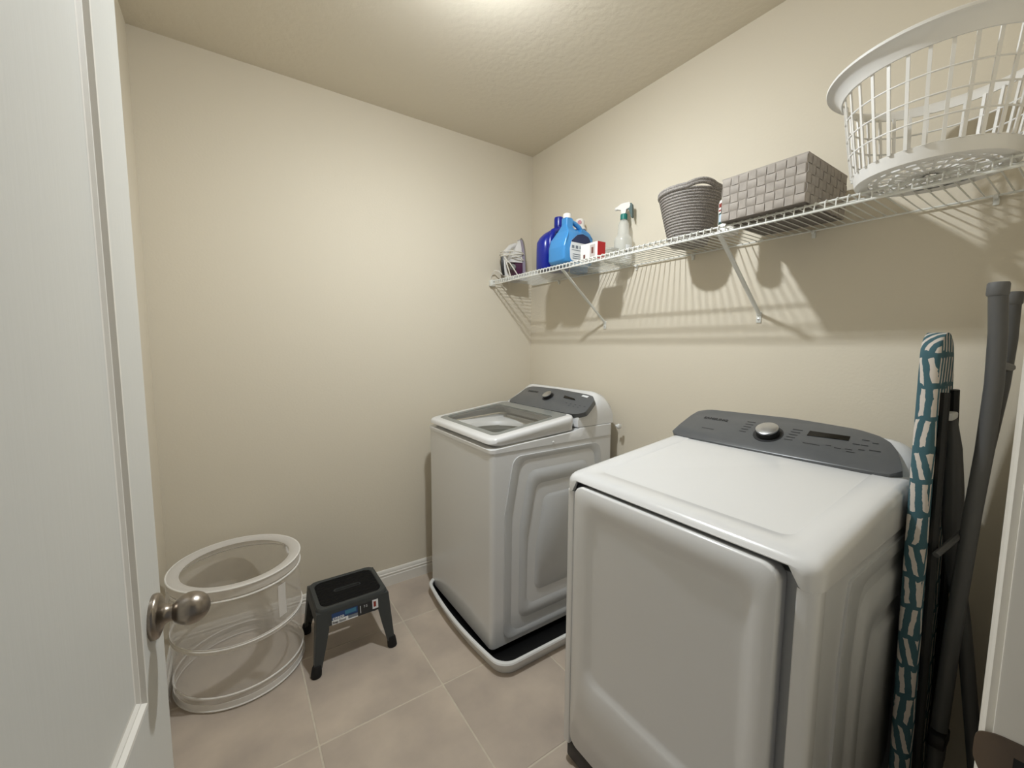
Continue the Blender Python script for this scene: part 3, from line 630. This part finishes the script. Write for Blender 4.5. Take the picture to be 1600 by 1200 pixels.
# spray bottle
sx_, sy_ = -.053, -.822
sb = thing('spray_bottle', 'clear spray bottle with green and cream trigger head', 'bottle', (sx_, sy_, ZB), 'bottles on the wire shelf')
obj('body', MB().lathe([(.040, 0), (.044, .006), (.044, .105), (.042, .118), (.034, .127), (.028, .135), (.026, .180), (.020, .196), (.0135, .200), (.0135, .210)], (sx_, sy_, ZB), 32, cap1=False), 'bottle_clear', sb, 50)
obj('liquid', MB().lathe([(.037, .004), (.041, .010), (.041, .092)], (sx_, sy_, ZB), 28), 'bottle_liquid', sb, 50)
obj('collar', MB().lathe([(.0175, .203), (.0175, .225), (.014, .228)], (sx_, sy_, ZB), 20), 'teal', sb)
hd = Vector((-.35, .94, 0)).normalized(); pv = Vector((-hd.y, hd.x, 0)); hc = Vector((sx_, sy_, ZB))
def hp(a, z): return hc+hd*a+Vector((0, 0, z))
hs = fillet([(-.034, .262), (-.030, .276), (.012, .274), (.034, .262), (.034, .252), (.014, .246), (.010, .228), (-.012, .228), (-.014, .246), (-.030, .250)], .004, 3)
obj('spray_head', MB().loft([[hp(a, z)+pv*w_ for a, z in hs] for w_ in (-.011, .011)], True, True), 'card_white', sb)
obj('nozzle', MB().lathe([(.008, 0), (.008, .010), (.004, .014)], hp(.034, .257), 12, hd), 'card_white', sb)
ts = fillet([(-.020, .252), (-.038, .272), (-.044, .262), (-.046, .205), (-.040, .205), (-.030, .235)], .003, 3)
obj('trigger', MB().loft([[hp(a, z)+pv*w_ for a, z in ts] for w_ in (-.010, .010)], True, True), 'teal_dark', sb)
obj('sticker', MB().loft([[hc+Vector((.0446*math.cos(a), .0446*math.sin(a), z)) for a in [PI*(1.32+.4*k/8) for k in range(9)]] for z in (.018, .082)], closed=False), 'label_white', sb, 50)
obj('sticker_bar', MB().loft([[hc+Vector((.0451*math.cos(a), .0451*math.sin(a), z)) for a in [PI*(1.32+.4*k/8) for k in range(9)]] for z in (.040, .055)], closed=False), 'black', sb, 50)

sb.scale = (.98, .98, 1.06)
# rope basket
rx, ry = -.130, -1.226
rb_ = thing('rope_basket', 'round grey coiled rope basket with handle loops', 'basket', (rx, ry, ZB))
def rrad(z): return .067 + .048*(z/.195)**.9
prof = []
NC = 19
for i in range(NC):
    z0 = .195/NC*i
    for k in range(5): t = k/5; z = z0+.195/NC*t; prof.append((rrad(z)+.0045*math.sin(PI*t), z+.001))
inside = [(rrad(.195)-.006, .196), (rrad(.1)-.009, .1), (rrad(.0)-.009, .008), (.001, .008)]
obj('coiled_body', MB().lathe([(.001, 0)]+prof+inside, (rx, ry, ZB), 56, cap0=False, cap1=False), 'rope_grey', rb_, 60)
def rope_loop(z0, lift, wid, rad):
    pts = []; n = 96
    for k in range(n):
        a = 2*PI*k/n; z = z0
        for c in (PI*1.31, PI*.31):
            d = abs((a-c+PI) % (2*PI)-PI); 
            if d < wid: z += lift*math.cos(d/wid*PI/2)**.9
        pts.append((rx+rad*math.cos(a), ry+rad*math.sin(a), ZB+z))
    return MB().tube(pts, .0072, 8, True)
for z0, l in ((.196, .013), (.205, .014)): obj('handle_rope', rope_loop(z0, l, .50, rrad(.195)+.0005), 'rope_grey', rb_, 60)
# canister
cx_, cy_ = -.176, -1.412
cn = thing('white_canister', 'white canister with red lettering between the rope basket and woven box', 'canister', (cx_, cy_, ZB))
obj('can', MB().lathe([(.034, 0), (.036, .004), (.036, .012), (.033, .016), (.033, .112), (.030, .120), (.022, .124)], (cx_, cy_, ZB), 28), 'card_white', cn, 50)
def curved(a0, a1, z0, z1, r): return MB().loft([[(cx_+r*math.cos(a), cy_+r*math.sin(a), ZB+z) for a in [a0+(a1-a0)*k/8 for k in range(9)]] for z in (z0, z1)], closed=False)
tmesh = text_mesh('BER', .019, (0, 0, 0), (1, 0, 0), (0, 1, 0), bold=.0012, lift=0)
tw = MB(); tw.f = tmesh.f; tw.v = [Vector((cx_+.0336*math.cos(a), cy_+.0336*math.sin(a), ZB+.094+v.y)) for v in tmesh.v for a in [PI*.76+v.x/.0336]]
obj('lettering', tw, 'brown_red', cn, 0)
obj('label_picture', curved(PI*.76, PI*1.10, .034, .074, .0334), 'teal_dark', cn, 50)
obj('label_picture', curved(PI*.81, PI*1.05, .042, .068, .0338), 'label_pale', cn, 50)
obj('label_line', curved(PI*.76, PI*1.10, .080, .086, .0334), 'brown_red', cn, 50)
obj('label_line', curved(PI*.76, PI*1.10, .020, .026, .0334), 'print_dark', cn, 50)

# woven strap box
bx0, bx1, by0, by1, bh = -.338, -.052, -1.716, -1.478, .132
wv = thing('woven_box', 'grey rectangular woven strap box beside the rope basket', 'box', ((bx0+bx1)/2, (by0+by1)/2, ZB))
ib = MB(); o_ = .0035
r1 = [(bx0+o_, by0+o_), (bx1-o_, by0+o_), (bx1-o_, by1-o_), (bx0+o_, by1-o_)]; r2 = [(x+(.003 if x < -.2 else -.003), y+(.003 if y < -1.6 else -.003)) for x, y in r1]
ib.loft([[(x, y, ZB+z) for x, y in r_] for r_, z in ((r1, .001), (r1, bh-.003), (r2, bh-.003), (r2, .005))], True, True)
obj('liner', ib, 'woven_inside', wv, 0)
NR = 5; rh = bh/NR; NX, NY = 11, 9
per = []   # perimeter points: (pos, normal, index)
def face_pt(side, i, n):
    t = (i+.5)/n
    return {'f': (Vector((bx0, by1+(by0-by1)*t, 0)), Vector((-1, 0, 0))), 'r': (Vector((bx0+(bx1-bx0)*t, by0, 0)), Vector((0, -1, 0))), 'b': (Vector((bx1, by0+(by1-by0)*t, 0)), Vector((1, 0, 0))), 'l': (Vector((bx1+(bx0-bx1)*t, by1, 0)), Vector((0, 1, 0)))}[side]
cols = []
for side, n in (('f', NY), ('r', NX), ('b', NY), ('l', NX)):
    for i in range(n): cols.append(face_pt(side, i, n) + (side,))
AMP = .0021
vmesh = {}
for ci, (c, nrm, side) in enumerate(cols):
    wid = ((by1-by0)/NY if side in 'fb' else (bx1-bx0)/NX)*.488; tan = Vector((-nrm.y, nrm.x, 0)); rings = []
    for rI in range(NR):
        s_ = AMP if (ci+rI) % 2 == 0 else -AMP*.7
        for t in (.04, .14, .5, .86, .96):
            k = 1 if .1 < t < .9 else .25; off = nrm*(s_*k + (.0006 if t == .5 else 0)); z = ZB+rh*(rI+t)
            rings.append([c+off+tan*wid+nrm*.0007+Vector((0, 0, z)), c+off-tan*wid+nrm*.0007+Vector((0, 0, z)), c+off-tan*wid-nrm*.0007+Vector((0, 0, z)), c+off+tan*wid-nrm*.0007+Vector((0, 0, z))])
    obj('upright_strap', MB().loft(rings, True, True), 'woven_grey', wv, 30)
for rI in range(NR):
    rings = []
    for ci, (c, nrm, side) in enumerate(cols):
        step = ((by1-by0)/NY if side in 'fb' else (bx1-bx0)/NX); tan = Vector((nrm.y, -nrm.x, 0))
        # direction of travel around the box
        nxt = cols[(ci+1) % len(cols)]; d = (nxt[0]-c)
        trav = {'f': Vector((0, -1, 0)), 'r': Vector((1, 0, 0)), 'b': Vector((0, 1, 0)), 'l': Vector((-1, 0, 0))}[side]
        s_ = -AMP*.7 if (ci+rI) % 2 == 0 else AMP
        for t in (-.46, -.36, 0, .36, .46):
            k = 1 if abs(t) < .4 else .25; off = nrm*(s_*k); p_ = c+trav*step*t+off; za, zb_ = ZB+rh*(rI+.015), ZB+rh*(rI+.985)
            rings.append([p_+nrm*.0007+Vector((0, 0, za)), p_+nrm*.0007+Vector((0, 0, zb_)), p_-nrm*.0007+Vector((0, 0, zb_)), p_-nrm*.0007+Vector((0, 0, za))])
    obj('level_strap', MB().loft(rings, wrap=True), 'woven_grey', wv, 30)
rm = [(bx0-.0022, by0-.0022), (bx1+.0022, by0-.0022), (bx1+.0022, by1+.0022), (bx0-.0022, by1+.0022)]; rmi = [(bx0+.006, by0+.006), (bx1-.006, by0+.006), (bx1-.006, by1-.006), (bx0+.006, by1-.006)]
obj('rim', MB().loft([[(x, y, ZB+z) for x, y in q] for q, z in ((rm, bh-.004), (rm, bh+.0015), (rmi, bh+.0015), (rmi, bh-.004))], wrap=True), 'woven_grey', wv, 0)

# white lattice laundry basket
lx, ly_, zr, zb0 = -.285, -1.956, 2.022, ZB
lb = thing('laundry_basket', 'large round white plastic lattice laundry basket on the shelf end', 'basket', (lx, ly_, ZB))
RB, RT = .144, .178
def lrad(z): return RB+(RT-RB)*((z-zb0)/(zr-zb0))**.9
def cring(r, z, n=64): return [(lx+r*math.cos(2*PI*k/n), ly_+r*math.sin(2*PI*k/n), z) for k in range(n)]
obj('base_band', MB().loft([cring(RB-.030, zb0+.004), cring(RB-.012, zb0), cring(RB-.004, zb0+.003), cring(RB+.002, zb0+.030), cring(RB-.001, zb0+.032), cring(RB-.006, zb0+.008), cring(RB-.030, zb0+.007)]), 'basket_white', lb, 50)
obj('rim', MB().loft([cring(RT-.002, zr-.036), cring(RT+.0015, zr-.036), cring(RT+.010, zr-.020), cring(RT+.026, zr-.008), cring(RT+.0335, zr-.006), cring(RT+.0345, zr-.001), cring(RT+.031, zr+.002), cring(RT+.022, zr-.002), cring(RT+.007, zr-.015)], wrap=True), 'basket_white', lb, 50)
NRIB = 32
for k in range(NRIB):
    a = 2*PI*(k+.5)/NRIB; u = Vector((math.cos(a), math.sin(a), 0)); tt = Vector((-u.y, u.x, 0)); c0 = Vector((lx, ly_, 0)); rings = []
    for z in (zb0+.028, zb0+.09, zb0+.15, zr-.033):
        r = lrad(z); rings.append([c0+u*(r+.0016)+tt*.0032+Vector((0, 0, z)), c0+u*(r+.0016)-tt*.0032+Vector((0, 0, z)), c0+u*(r-.0016)-tt*.0032+Vector((0, 0, z)), c0+u*(r-.0016)+tt*.0032+Vector((0, 0, z))])
    obj('rib', MB().loft(rings, True, True), 'basket_white', lb, 30)
for z in (zb0+.078, zb0+.122, zb0+.166): obj('hoop', MB().tube(cring(lrad(z), z, 72), .0022, 6, True), 'basket_white', lb, 60)
# slotted floor: rings and spokes
for r in (.035, .065, .095): obj('floor_ring', MB().loft([cring(r, zb0+.004, 48), cring(r+.010, zb0+.004, 48), cring(r+.010, zb0+.008, 48), cring(r, zb0+.008, 48)], wrap=True), 'basket_white', lb, 30)
for k in range(24):
    a = 2*PI*k/24; u = Vector((math.cos(a), math.sin(a), 0)); t = Vector((-u.y, u.x, 0)); c0 = Vector((lx, ly_, zb0+.0045))
    obj('floor_spoke', MB().loft([[c0+u*r+t*w_+Vector((0, 0, h_)) for w_, h_ in ((-.003, 0), (.003, 0), (.003, .003), (-.003, .003))] for r in (.01, RB-.028)], True, True), 'basket_white', lb, 0)
for c in (PI*.47,):
    obj('rim_handle', MB().loft([[(lx+r*math.cos(a), ly_+r*math.sin(a), z) for r, z in ((RT+.018, zr-.003), (RT+.020, zr+.008), (RT+.031, zr+.008), (RT+.033, zr-.003))] for a in [c-.18+.36*k/8 for k in range(9)]], True, True), 'basket_white', lb, 40)

# ---------------------------------------------------------------- pop-up hamper
hx_, hy_ = -1.700, -.248
hm = thing('laundry_hamper', 'round white see-through mesh pop-up hamper on the tiled floor', 'hamper', (hx_, hy_, 0))
def hcen(z): return Vector((hx_, hy_-.040*(z/.49), z))
def hring(z, r, tilt=0, n=64):
    c = hcen(z); return [(c.x+r*math.cos(2*PI*k/n), c.y+r*math.sin(2*PI*k/n), z+tilt*math.sin(2*PI*k/n)) for k in range(n)]
def hr(z): return .230 - .006*(z/.49) - .004*math.sin(PI*z/.245)**2
levels = [.012+.468*k/12 for k in range(13)]
obj('mesh_wall', MB().loft([hring(z, hr(z)) for z in levels]), 'mesh_net', hm, 60, 'sheer white netting wall')
obj('mesh_floor', MB().loft([hring(.006, .226), hring(.006, .12), hring(.006, .002)]), 'mesh_net', hm, 60)
def band(z0, z1, dr): return MB().loft([hring(z0, hr(z0)+dr), hring(z1, hr(z1)+dr), hring(z1, hr(z1)+dr+.0015), hring(z0, hr(z0)+dr+.0015)], wrap=True)
obj('rim_band', MB().loft([hring(.455, hr(.455)+.001), hring(.482, hr(.48)+.002), hring(.490, hr(.48)), hring(.492, hr(.48)-.008), hring(.486, hr(.48)-.036), hring(.482, hr(.48)-.038)]), 'fabric_sheer', hm, 60, 'white fabric rim')
for z, w_ in ((.240, .022), (.052, .012), (.004, .030)): obj('fabric_band', band(z, z+w_, .001), 'fabric_white', hm, 60)
for z in (.488, .445, .253, .060, .008): obj('hoop', MB().tube(hring(z, hr(z)+.002), .0035, 8, True), 'fabric_white', hm, 60)
obj('care_tag', MB().loft([[hcen(z)+Vector(((hr(z)+.003)*math.cos(a), (hr(z)+.003)*math.sin(a), 0)) for z in (.29, .36, .425)] for a in [PI*(1.69+.05*k/4) for k in range(5)]], closed=False), 'fabric_white', hm, 60, 'white woven tag')
for a in (PI*1.16, PI*.16):
    c = hcen(.47); q = [c+Vector((math.cos(a+d)*(hr(.47)+r_), math.sin(a+d)*(hr(.47)+r_), dz)) for d, r_, dz in ((-.16, .002, -.01), (-.14, .012, -.05), (-.05, .018, -.085), (.05, .018, -.085), (.14, .012, -.05), (.16, .002, -.01))]
    obj('strap_handle', MB().tube(q, .006, 8, flat=.3), 'fabric_white', hm, 60)

# ---------------------------------------------------------------- step stool
sx0, sx1, sy0_, sy1_, sz = -1.440, -1.140, -.458, -.206, .258
scx, scy = -1.290, -.330
stl = thing('step_stool', 'dark grey plastic step stool with ribbed black tread', 'step stool', (scx, scy, 0))
n_ = 12
def slot(o, z): return [(x, y, z) for x, y in rrect(scx-.055-o, scx+.055+o, scy-.009-o, scy+.009+o, .0089+o, n_)]
def top(o, z): return [(x, y, z) for x, y in rrect(sx0+o, sx1-o, sy0_+o, sy1_-o, .034, n_)]
obj('seat', MB().loft([slot(0, sz-.02), top(.012, sz-.02), top(.0, sz-.018), top(.001, sz-.008), top(.006, sz), top(.020, sz), top(.022, sz-.003), slot(0, sz-.003)], wrap=True), 'stool_grey', stl, 40)
obj('tread_mat', MB().loft([top(.023, sz-.003), top(.025, sz-.0005), slot(.006, sz-.0005), slot(.004, sz-.003)]), 'stool_mat', stl, 40, 'black ribbed tread')
feet = {(-1, -1): (-1.462, -.497), (1, -1): (-1.128, -.494), (-1, 1): (-1.456, -.166), (1, 1): (-1.124, -.164)}
for (ax, ay), (fx, fy) in feet.items():
    tx, ty = (sx0 if ax < 0 else sx1), (sy0_ if ay < 0 else sy1_)
    rings = []
    for t, wv_ in ((0, .046), (.32, .052), (.6, .044), (1, .030)):
        cx0, cy0 = tx+(fx-tx)*t, ty+(fy-ty)*t; z = (sz-.012)+(.035-(sz-.012))*t; th_ = .010+.004*t
        # L-shaped angle leg following the corner
        rings.append([(cx0, cy0, z), (cx0-ax*wv_, cy0+ay*.0, z), (cx0-ax*wv_, cy0-ay*th_, z), (cx0-ax*th_, cy0-ay*th_, z), (cx0-ax*th_, cy0-ay*wv_*.8, z), (cx0, cy0-ay*wv_*.8, z)])
    lg = obj('leg', MB().loft(rings, True, True), 'stool_grey', stl, 30)
    ccx, ccy = fx-ax*.012, fy-ay*.010
    obj('rubber_foot', MB().loft([[(ccx+.021*k*math.cos(a)+(1-z/.05)*ax*.004, ccy+.018*k*math.sin(a), z) for a in [2*PI*q/16 for q in range(16)]] for k, z in ((.9, 0), (1.02, .004), (1, .02), (.86, .045), (.7, .05))], True, True), 'stool_black', lg, 40)
for ay, y in ((-1, sy0_), (1, sy1_)):
    sl = ay*.006
    obj('apron', MB().loft([[(sx0+.030, y, sz-.012), (sx1-.030, y, sz-.012), (sx1-.035, y+sl, sz-.074), (sx0+.035, y+sl, sz-.074)], [(sx0+.030, y-ay*.004, sz-.012), (sx1-.030, y-ay*.004, sz-.012), (sx1-.035, y+sl-ay*.004, sz-.074), (sx0+.035, y+sl-ay*.004, sz-.074)]], True, True), 'stool_grey', stl, 0)
for ax, x in ((-1, sx0), (1, sx1)):
    obj('apron', MB().loft([[(x, sy0_+.03, sz-.012), (x, sy1_-.03, sz-.012), (x+ax*.004, sy1_-.03, sz-.060), (x+ax*.004, sy0_+.03, sz-.060)], [(x-ax*.004, sy0_+.03, sz-.012), (x-ax*.004, sy1_-.03, sz-.012), (x, sy1_-.03, sz-.060), (x, sy0_+.03, sz-.060)]], True, True), 'stool_grey', stl, 0)
# printed sticker on the front apron (plane leaning forward)
def ap(x, t, l=.0008): return Vector((x, sy0_-.006*t-l, sz-.012-.062*t))
def patch(name, x0, x1, t0, t1, m, l, lab=None): return obj(name, MB().loft([[ap(x0, t1, l), ap(x1, t1, l), ap(x1, t0, l), ap(x0, t0, l)], [ap(x0, t1, l+.0003), ap(x1, t1, l+.0003), ap(x1, t0, l+.0003), ap(x0, t0, l+.0003)]], True, True), m, stk if name != 'sticker' else stl, 0, lab)
stk = None
stk = patch('sticker', -1.3830, -1.1870, .24, 1.0, 'print_dark', .0006, 'printed product sticker')
patch('sticker_field', -1.3830, -1.2774, .24, .68, 'label_blue', .001); patch('sticker_field', -1.3298, -1.2833, .30, .56, 'label_teal', .0014)
patch('sticker_field', -1.3830, -1.3171, .70, 1.0, 'label_white', .001); patch('sticker_field', -1.3171, -1.2774, .92, 1.0, 'label_white', .001); patch('sticker_field', -1.3171, -1.2774, .72, .90, 'print_grey', .001)
patch('sticker_field', -1.2140, -1.1887, .22, .86, 'label_white', .001); patch('sticker_field', -1.2090, -1.1980, .34, .72, 'brown_red', .0014)
patch('sticker_field', -1.2664, -1.2639, .34, .85, 'label_white', .001)
ey_ = ap(0, 0)-ap(0, 1)
obj('lettering', text_mesh('cosco', .019, ap(-1.380, .66, .0016), (1, 0, 0), ey_, bold=.0004, sx=1.05), 'label_white', stk, 0)
obj('lettering', text_mesh('Step Stool', .0145, ap(-1.381, .93, .0016), (1, 0, 0), ey_, bold=.0004, sx=.9), 'print_dark', stk, 0)
obj('lettering', text_mesh('7.5', .014, ap(-1.252, .52, .0016), (1, 0, 0), ey_, sx=1), 'label_white', stk, 0)

# ---------------------------------------------------------------- ironing board folded upright beside the dryer
ib_ = thing('ironing_board', 'upright ironing board with teal and white cover beside the dryer', 'ironing board', (-.22, -2.02, 0))
# outline in (x, z): wide foot end below, tapered nose on top
BL = 1.405
def half(z):
    t = z/BL
    if t < .05: return .150*math.sqrt(max(0, 1-((.05-t)/.05)**2))*.25+.1125
    if t < .55: return .150
    u = (t-.55)/.45; return .150*(1-.42*u**1.6) if u < .90 else .150*(1-.42*.9**1.6)*math.sqrt(max(0.0, 1-((u-.90)/.10)**2))
def bc(z): return Vector((-.222, -2.017+.020*(z/BL)**2+.011*(z/BL), z))
BW = Vector((1, .030, 0)).normalized(); BN = Vector((BW.y, -BW.x, 0))   # BN faces the front wall (underside)
zl = [.003, .02, .045, .07]+[.07+.0665*k for k in range(1, 15)]+[1.02+.03*k for k in range(1, 9)]+[1.275, 1.29, 1.305, 1.32, 1.335, 1.35, 1.365, 1.378, 1.388, 1.396, 1.401, 1.4035]
cov = MB(); rings = []; TK = .035
for z in zl:
    h = max(half(z), .004); c = bc(z); e = min(.012, h*.5)
    sec = [(-h+e*.6, .5), (-h+e*.15, .34), (-h, .12), (-h, -.12), (-h+e*.15, -.34), (-h+e*.6, -.5), (-h+e*1.6, -.5), (-h+e*1.6, -.40)]
    sec2 = [(-a, b) for a, b in reversed(sec)]
    rings.append([c+BW*a+BN*(b*TK) for a, b in sec+sec2])
cov.loft(rings, True, True)
co = obj('cover', cov, 'cover_print', ib_, 60, 'teal cover with white brush-stroke print')
uvl = co.data.uv_layers.new(name='UVMap'); org = ORG['ironing_board']
ring_u = []
for poly in co.data.polygons:
    for li in poly.loop_indices:
        v = co.data.vertices[co.data.loops[li].vertex_index].co+org; d = v-bc(v.z); uvl.data[li].uv = (d.dot(BN)-.6*max(0, d.dot(BW)+.12), v.z)
und = MB(); rings = []
for z in [q for q in zl if .03 < q < 1.375]:
    h = half(z)-.016; c = bc(z); rings.append([c+BW*a+BN*(b*TK) for a, b in ((-h, .47), (h, .47), (h, .36), (-h, .36))])
obj('mesh_top', und.loft(rings, True, True), 'board_dark', ib_, 30, 'dark underside of the board')
for s_ in (-1, 1): obj('frame_tube', MB().tube([bc(z)+BW*(s_*(half(z)-.045))+BN*(TK*.5+.008) for z in (.05, .3, .6, .9, 1.15, 1.26)], .009, 8), 'board_dark', ib_)
obj('hinge_bracket', MB().bbox(-.25, -.19, -2.030, -2.012, 1.190, 1.208, .004), 'plastic_white', ib_)
obj('cross_bar', MB().tube([(-.345, -2.040, .885), (-.25, -2.066, .925)], .007, 8), 'leg_grey', ib_)
def legpts(pxs): return pxs
# legs cross each other behind the board; wide oval tubes, capped ends up
la = [(-.265, -2.080, 1.497), (-.265, -2.087, 1.40), (-.265, -2.090, 1.286), (-.265, -2.087, 1.13), (-.265, -2.080, .984), (-.265, -2.076, .857), (-.265, -2.072, .743), (-.265, -2.068, .574), (-.265, -2.064, .372), (-.265, -2.063, .26)]
A = obj('leg', MB().tube(la, .0155, 14), 'leg_grey', ib_, 60, 'grey tube leg with end cap')
obj('end_cap', MB().lathe([(.0158, 0), (.0178, .003), (.0178, .026), (.016, .030), (.009, .031)], (-.265, -2.080, 1.482), 18), 'leg_cap', A)
lb2 = [(x+.135, y-.009+.022*min(1, max(0, (1.5-z)/.38)), z-.012) for x, y, z in la]
B = obj('leg', MB().tube(lb2, .0155, 14), 'leg_grey', ib_, 60)
obj('end_cap', MB().lathe([(.0158, 0), (.0178, .003), (.0178, .026), (.016, .030), (.009, .031)], (lb2[0][0], lb2[0][1], 1.470), 18), 'leg_cap', B)
obj('foot_bar', MB().tube([(-.262, -2.089, 1.33), (-.13, -2.097, 1.32)], .010, 10), 'leg_grey', ib_)
lc = [(-.20, -2.022, 1.195), (-.20, -2.030, 1.116), (-.20, -2.036, 1.02), (-.20, -2.042, .923), (-.20, -2.056, .795), (-.20, -2.076, .687), (-.20, -2.094, .562), (-.20, -2.114, .407), (-.20, -2.134, .25), (-.20, -2.155, .06)]
Cc = obj('leg', MB().tube(lc, [.008, .015, .019, .020, .017, .015, .014, .014, .014, .014], 14), 'leg_grey', ib_, 60)
obj('end_cap', MB().lathe([(.019, 0), (.019, .03), (.014, .034)], (-.20, -2.156, .0), 16), 'leg_cap', Cc)
obj('leg_clip', MB().bbox(-.30, -.24, -2.082, -2.050, .385, .420, .006), 'black', ib_)
obj('pivot_bolt', MB().lathe([(.006, 0), (.006, .03)], (-.245, -2.070, .73), 10, (1, 0, 0)), 'steel', ib_)
